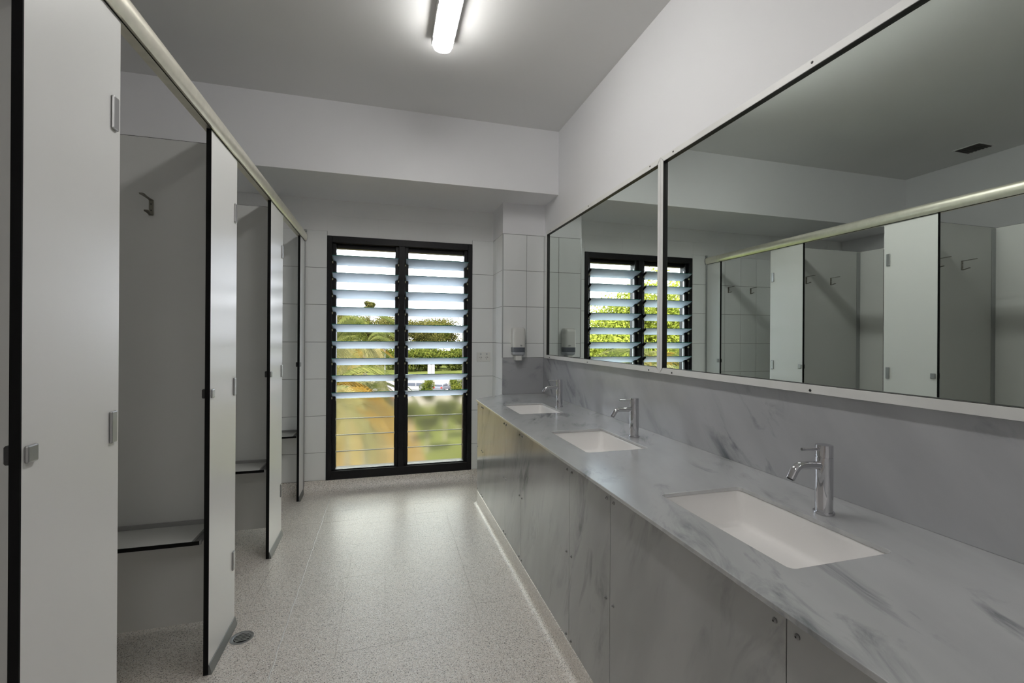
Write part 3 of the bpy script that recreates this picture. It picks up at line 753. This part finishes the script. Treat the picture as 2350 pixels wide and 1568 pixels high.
# ------------------------------------------------------------------ ceiling lamps
def batten(x, y0, y1, label):
    L = y1 - y0; b_ = thing('batten_light', label, 'ceiling light', (x, (y0 + y1) / 2, HC), 0)
    h = L / 2; hw = .058
    bm = new_bm(); box(bm, -hw * 1.06, hw * 1.06, -h - .002, h + .002, -.053, -.0003, .006, 2); obj('housing', bm, M['housing'], b_)
    # diffuser: barrel section lofted with rounded ends
    bm = new_bm(); secs = []; n = 12
    for s, f, dz in ((-h, .80, .62), (-h + .006, .93, .85), (-h + .018, 1, 1), (h - .018, 1, 1), (h - .006, .93, .85), (h, .80, .62)):
        ring = [bm.verts.new((-hw * f * .90, s, -.0525))]
        for k in range(n + 1):
            a = PI * k / n; ring.append(bm.verts.new((-hw * f * math.cos(a) * .90, s, -.054 - .040 * dz * math.sin(a) ** .7)))
        ring.append(bm.verts.new((hw * f * .90, s, -.0525))); secs.append(ring)
    for a, b in zip(secs, secs[1:]):
        for k in range(len(a)): bm.faces.new((a[k], a[(k + 1) % len(a)], b[(k + 1) % len(a)], b[k]))
    bm.faces.new(secs[0][::-1]); bm.faces.new(secs[-1])
    obj('diffuser', bm, M['lamp'], b_, True)
    for yy in (-h + .07, -h + .36, 0, h - .36, h - .07):
        for sx in (-1, 1): obj('clip', box(new_bm(), sx * hw - .003, sx * hw + .003, yy - .011, yy + .011, -.062, -.036, .0015), M['plate'], b_)
    return b_
batten(.307, 1.37, 2.622, 'bright white strip light on the ceiling above the floor aisle')
batten(.307, -2.05, -.80, 'unseen white strip light added on the ceiling behind the viewer')  # added lamp out of view, placed to fill the near end with light
# ceiling vent
cv = thing('ceiling_vent', 'small dark square ceiling vent seen in the large mirror', 'vent', (-2.31, 2.77, HC))
obj('grille_frame', box(new_bm(), -.10, .10, -.105, .105, -.006, -.0002, .002), M['housing'], cv)
obj('throat', box(new_bm(), -.086, .086, -.088, .088, -.0075, -.0061), M['vent'], cv)
for k in range(7): obj('slat', box(new_bm(), -.085, .085, -.078 + .026 * k - .006, -.078 + .026 * k + .006, -.0115, -.0078, .0008), M['vent'], cv)
# floor drain
dr = thing('floor_drain', 'round grey metal floor drain beside the second pilaster', 'drain', (-.607, 2.264, 0))
bm = new_bm(); n = 40; prof = [(.047, 0), (.0465, .003), (.041, .0035), (.034, .0008), (.033, .0003)]
prev = None
for r, z in prof:
    vs = [bm.verts.new((r * math.cos(2 * PI * k / n), r * math.sin(2 * PI * k / n), z)) for k in range(n)]
    if prev:
        for k in range(n): bm.faces.new((prev[k], prev[(k + 1) % n], vs[(k + 1) % n], vs[k]))
    prev = vs
obj('rim', bm, M['aluplain'], dr, True)
bm = new_bm(); cyl(bm, (0, 0, .00005), (0, 0, .0006), .034, n=32); obj('sump', bm, M['darkslot'], dr)
for k in range(5):
    x = -.022 + .011 * k; L = math.sqrt(.0325 ** 2 - x ** 2); obj('grate_bar', box(new_bm(), -L, L, x - .0024, x + .0024, .0007, .0032, .0008), M['aluplain'], dr)
dr.rotation_euler = (0, 0, math.radians(8))

# ------------------------------------------------------------------ outdoors
GZ = -8.5
def at(u, Y):                    # x on a plane at depth Y seen straight through the window
    return Y * math.tan(yaw + math.atan((u - 1175) / 1034.84))
sbox('ground_carpark', M['asphalt'], 'pale sunlit car park seen below the louvres', -110, 90, 66, 116, GZ - .3, GZ)
sbox('ground_lawn', M['lawn'], 'bright green field beyond the car park', -220, 220, 116, 320, GZ - .3, GZ + .02)
sbox('ground_garden', M['mulch'], 'tan garden bed outside the window', -60, 3.2, YB + .35, 66, GZ - .3, GZ)
sbox('ground_grass', M['lawn'], 'green grass strip outside the window', 3.2, 60, YB + .35, 66, GZ - .3, GZ)

def leaf_cloud(blobs, n, size, seed, droop=0):
    """leaf quads scattered through ellipsoid shells"""
    rnd = random.Random(seed); V = []; F = []
    tot = sum(b[3] ** 2 for b in blobs)
    for cx, cy, cz, r, fz in blobs:
        for _ in range(int(n * r * r / tot)):
            d = Vector((rnd.gauss(0, 1), rnd.gauss(0, 1), rnd.gauss(0, 1))).normalized(); rr = r * (rnd.random() ** .35)
            rr *= 1 + .18 * math.sin(5 * d.x + 3 * d.z + cx) * math.cos(4 * d.y + cz)
            p = Vector((cx + d.x * rr, cy + d.y * rr, cz + d.z * rr * fz))
            a = Vector((rnd.gauss(0, 1), rnd.gauss(0, 1), rnd.gauss(0, .6))).normalized(); nrm = (d + a * .9).normalized()
            u = nrm.cross(a).normalized(); v = nrm.cross(u); s = size * rnd.uniform(.6, 1.3); i = len(V)
            V += [p - u * s * .9, p - v * s * .45, p + u * s, p + v * s * .45]; F.append((i, i + 1, i + 2, i + 3))
    me = bpy.data.meshes.new('foliage'); me.from_pydata([tuple(v) for v in V], [], F); return me
def crown(seed, h, r, z0, nb=9, spread=.6):
    rnd = random.Random(seed); bl = []
    for k in range(nb):
        a = rnd.uniform(0, 2 * PI); d = rnd.uniform(.15, spread) * r
        bl.append((d * math.cos(a), d * math.sin(a), z0 + rnd.uniform(.25, .85) * (h - z0), r * rnd.uniform(.35, .6), rnd.uniform(.6, .9)))
    return bl
def make_tree(seed, h, r, n, leaf, lm, z0f=.35, nb=9):
    t_ = empty('tree'); z0 = h * z0f
    bl = crown(seed, h, r, z0, nb)
    me = leaf_cloud(bl, n, leaf, seed); me.materials.append(lm); obj('foliage', None, None, t_, mesh=me)
    bm = new_bm(); tube(bm, [(0, 0, 0), (.02 * r, 0, h * .25), (-.03 * r, .02 * r, h * .55)], [h * .022, h * .016, h * .011], 8)
    rnd = random.Random(seed + 5)
    for b_ in bl[:6]:
        s = Vector((0, 0, h * rnd.uniform(.22, .45))); e = Vector(b_[:3]); tube(bm, [s, s.lerp(e, .5) + Vector((0, 0, .05 * h)), e], [h * .011, h * .008, h * .004], 6)
    obj('trunk', bm, M['bark'], t_); return t_
protos = [make_tree(11, 15.5, 7, 11000, .27, M['leaf1'], .18, 14), make_tree(12, 14.5, 6.5, 11000, .27, M['leaf3'], .16, 14), make_tree(13, 16, 7, 11000, .27, M['leaf1'], .2, 16)]
rnd = random.Random(4)
TL = []
for k in range(16):
    Y = 152 + 17 * (k % 4); TL.append((-32 + 5.2 * k + rnd.uniform(-.8, .8), Y, rnd.uniform(.95, 1.04) * (1.06 if k < 7 else .98) * (.42 + .58 * Y / 152), k % 3))
TL.append((at(846, 232), 232, 1.0, 3))
protos.append(make_tree(14, 28.5, 3.4, 5000, .34, M['leaf1'], .72, 10))
for k, (x, Y, s, pi_) in enumerate(TL):
    t_ = protos[k] if k < 3 else protos[3] if k == 16 else dup_tree(protos[pi_])
    t_.location = (x, Y, GZ); t_.scale = (s * 1.05, s, s); t_.rotation_euler = (0, 0, rnd.uniform(0, 6))
    tag(t_, 'tallest olive crown showing above the tree line' if k == 16 else 'olive green tree in the tree line beyond the far field', 'tree', 'trees lining the far side of the field', 'thing')
# mirror side: more trees to the left, seen only in the mirror
mt = make_tree(21, 12.5, 3.5, 42000, .085, M['leaf2'], .45, 20)
mt.location = (-9.4, 18.8, GZ); tag(mt, 'large yellow green tree reflected in the mirrors', 'tree', None, 'thing')
mt2 = make_tree(22, 11.5, 2.7, 30000, .08, M['leaf2'], .45, 18)
mt2.location = (-6.3, 18.2, GZ); tag(mt2, 'smaller yellow green tree reflected left of the large one in the mirrors', 'tree', None, 'thing')
mt3 = make_tree(23, 11.5, 4.4, 20000, .12, M['leaf2'], .3, 14)
mt3.location = (-14.5, 27, GZ); tag(mt3, 'green tree behind the others in the mirrored view', 'tree', None, 'thing')
# hedge trees in front of the field edge
hp = make_tree(31, 4.6, 3.6, 5000, .30, M['leaf3'], .12, 12)
for k in range(8):
    Y = (139, 131)[k % 2]; u = 905 + k * 26
    t_ = hp if k == 0 else dup_tree(hp); t_.location = (at(u, Y), Y + rnd.uniform(-2, 2), GZ); t_.scale = (1.25, 1, rnd.uniform(1.2, 1.4)); t_.rotation_euler = (0, 0, rnd.uniform(0, 6))
    tag(t_, 'bright green rounded bush along the edge of the field', 'bush', 'bushes along the field edge', 'thing')
# bushes in front of the cars
bp_ = make_tree(41, 6.1, 1.7, 6000, .10, M['leaf3'], .5, 12)
for k, (u, Y, sx, sz, lab) in enumerate([(981, 46, .50, .99, 'small leafy tree in front of the white utility car'), (1052, 47, .62, 1.0, 'small leafy tree at the right edge of the window view'), (944, 43, .75, .66, 'low leafy bush at the left end of the car park hedge'), (982, 39, .8, .62, 'low leafy bush in the middle of the car park hedge'), (1022, 43, .8, .69, 'low leafy bush in front of the silver hatchback'), (1066, 39, .8, .63, 'low leafy bush at the right end of the car park hedge')]):
    t_ = bp_ if k == 0 else dup_tree(bp_); t_.location = (at(u, Y), Y, GZ); t_.scale = (sx, sx, sz); t_.rotation_euler = (0, 0, k * 1.3)
    tag(t_, lab, 'tree' if k < 2 else 'bush', None, 'thing')
# palms
def frond_mesh(name, L, n, w, lm, droop, seed, lift=.9):
    rnd = random.Random(seed); V = []; F = []; mi = []
    def rach(s):
        x = L * (s - .12 * s ** 3); z = L * (lift * s - (lift + droop) * s * s * .85); return Vector((x, 0, z))
    for k in range(12):
        a, b = rach(k / 12), rach((k + 1) / 12); i = len(V); r0 = .022 * (1 - k / 12) + .004; r1 = .022 * (1 - (k + 1) / 12) + .004
        V += [a + Vector((0, -r0, 0)), a + Vector((0, r0, 0)), a + Vector((0, 0, -r0)), b + Vector((0, -r1, 0)), b + Vector((0, r1, 0)), b + Vector((0, 0, -r1))]
        F += [(i, i + 1, i + 4, i + 3), (i + 1, i + 2, i + 5, i + 4), (i + 2, i, i + 3, i + 5)]
    for side in (-1, 1):
        for k in range(n):
            s = .12 + .88 * k / n; p = rach(s); tdir = (rach(min(1, s + .03)) - p).normalized() if s < .97 else (p - rach(s - .03)).normalized()
            ln = L * .34 * math.sin(PI * (.12 + .80 * (k / n) ** .8)) * rnd.uniform(.85, 1.1) + .05
            out = Vector((0, side, 0)); d = (out * .75 + tdir * .65 + Vector((0, 0, .25))).normalized()
            p1 = p + d * ln * .5; p2 = p + d * ln + Vector((0, 0, -ln * .42)); wv = tdir * w; i = len(V)
            V += [p - wv * .4, p + wv * .4, p1 + wv * .6, p1 - wv * .6, p2 + wv * .05, p2 - wv * .05]; F += [(i, i + 1, i + 2, i + 3), (i + 3, i + 2, i + 4, i + 5)]
    me = bpy.data.meshes.new(name); me.from_pydata([tuple(v) for v in V], [], F); me.materials.append(lm); return me
FM = [frond_mesh('frond', 2.9, 74, .022, M['palm1'], .55, 1), frond_mesh('frond', 2.6, 70, .022, M['palm3'], .75, 2), frond_mesh('frond', 2.5, 66, .024, M['palm2'], .9, 3, .6)]
def palm(x, y, h, s, seed, lab, nf=15, mix=(0, 0, 1, 0, 2)):
    p = thing('palm', lab, 'palm', (x, y, GZ), 0, 'palms outside the window'); rnd = random.Random(seed)
    bm = new_bm(); tube(bm, [(0, 0, 0), (.05, .03, h * .4), (0, 0, h)], [.13, .10, .08], 10); obj('trunk', bm, M['bark'], p)
    for k in range(nf):
        f = obj('frond', None, None, p, mesh=FM[mix[k % len(mix)]])
        f.location = (0, 0, h + rnd.uniform(-.15, .1)); f.rotation_euler = (rnd.uniform(-.3, .3), rnd.uniform(-.65, .45), k * 2.399 + rnd.uniform(-.2, .2)); q = s * rnd.uniform(.8, 1.1); f.scale = (q, q, q)
eye = H_EYE - GZ
palm(at(756, 14), 14, eye - .35, .85, 1, 'palm with pale fronds at the upper left of the window view', 16, (1, 1, 0))
palm(at(838, 19.5), 19.5, eye - .55, .52, 2, 'feathery golden palm in the middle of the left louvre bank', 18, (0, 2, 1, 2))
palm(at(738, 9.5), 9.5, eye - 1.15, .72, 3, 'low palm at the lower left of the window view', 16, (0, 1, 2))
palm(at(842, 16.5), 16.5, eye - 1.95, .62, 4, 'low palm with arching fronds above the red car', 18, (0, 0, 1))
palm(at(796, 23), 23, eye - 1.7, .85, 5, 'green palm standing behind the golden palm', 16, (0, 0, 2))
palm(-5.6, 12.6, eye - 1.2, 1.0, 6, 'palm with pale fronds low in the smaller mirror', 15, (1, 0, 2, 1))
palm(-4.2, 11.6, eye - 1.25, 1.0, 7, 'palm with green fronds beside the mullion in the mirror', 15, (0, 1, 1))
palm(-7.4, 13.4, eye - 1.3, 1.0, 8, 'golden palm at the left of the mirrored louvres', 15, (2, 1, 0, 1))
# white light pole
bm = new_bm(); Yp = 70; cyl(bm, (0, 0, 0), (0, 0, 8.5), .11, .06, 10); box(bm, -.5, .1, -.12, .12, 8.45, 8.6, .03)
po = obj('street_lamp', bm, M['signwhite']); po.location = (at(884, Yp), Yp, GZ); tag(po, 'slim white lamp pole behind the palms', 'lamp post', None, 'thing')
# white sign board on posts
Ys = 108; sg = thing('sign_board', 'tall white two panel board standing at the edge of the lawn', 'sign', (at(990, Ys), Ys, GZ))
for sx in (-.42, .42):
    obj('board', box(new_bm(), sx - .40, sx + .40, -.06, .06, .3, 3.3, .02), M['signwhite'], sg)
    obj('post', box(new_bm(), sx - .05, sx + .05, .06, .16, 0, 3.4), M['aluplain'], sg)

def car(name, lab, cat, x, y, rz, paint, kind='hatch'):
    c = thing(name, lab, cat, (x, y, GZ), rz, 'cars parked below the window')
    if kind == 'ute': body = [(-2.6, .5), (-2.6, 1.0), (-2.5, 1.15), (2.0, 1.15), (2.55, 1.02), (2.65, .55)]; roof = [(-2.45, 1.15), (-2.35, 1.85), (.9, 1.85), (1.7, 1.15)]; wx = (-1.7, 1.75)
    else: body = [(-2.1, .4), (-2.15, .9), (-2.0, 1.02), (1.2, .98), (2.0, .85), (2.15, .45)]; roof = [(-1.95, 1.0), (-1.35, 1.47), (.25, 1.5), (1.1, .98)]; wx = (-1.35, 1.35)
    bm = new_bm(); prism(bm, body, 'Y', -.9, .9); bmesh.ops.bevel(bm, geom=bm.edges[:], offset=.07, segments=2, affect='EDGES'); obj('body', bm, paint, c, True)
    bm = new_bm(); prism(bm, roof, 'Y', -.78, .78); bmesh.ops.bevel(bm, geom=bm.edges[:], offset=.05, segments=2, affect='EDGES'); rf = obj('cabin', bm, paint, c, True)
    z0, z1 = (1.22, 1.75) if kind == 'ute' else (1.04, 1.4); xa, xb = (-2.3, 1.05) if kind == 'ute' else (-1.4, .55)
    for sy in (-1, 1):
        for a, b in ((xa + .1, (xa + xb) / 2 - .06), ((xa + xb) / 2 + .06, xb)): obj('side_window', box(new_bm(), a, b, sy * .785 - .01, sy * .785 + .01, z0, z1 - .03, .01), M['carglass'], rf)
    obj('rear_window', box(new_bm(), (-2.47 if kind == 'ute' else -1.85), (-2.40 if kind == 'ute' else -1.60), -.62, .62, z0, z1, .01), M['carglass'], rf)
    for sy in (-1, 1):
        obj('tail_lamp', box(new_bm(), (-2.66 if kind == 'ute' else -2.2), (-2.5 if kind == 'ute' else -2.0), sy * .72 - .14, sy * .72 + .14, .78, 1.05, .02), M['taillight'], c)
        for x_ in wx:
            bm = new_bm(); cyl(bm, (x_, sy * .92, .34), (x_, sy * .70, .34), .34, n=20, bev=.03); cyl(bm, (x_, sy * .93, .34), (x_, sy * .90, .34), .18, n=12); obj('wheel', bm, M['tyre'], c)
car('utility_car', 'white utility car with boxy canopy in the car park', 'car', at(950, 82), 82, math.radians(160), M['carwhite'], 'ute')
car('hatchback_car', 'silver hatchback with red tail lamps in the car park', 'car', at(1016, 82), 82, math.radians(60), M['carsilver'])
car('hatchback_car', 'red hatchback half hidden by the palms', 'car', at(880, 66.5), 66.5 + 2, math.radians(20), M['carred'])
car('hatchback_car', 'white hatchback in the car park at the right of the window view', 'car', at(1046, 88), 88, math.radians(100), M['carwhite'])
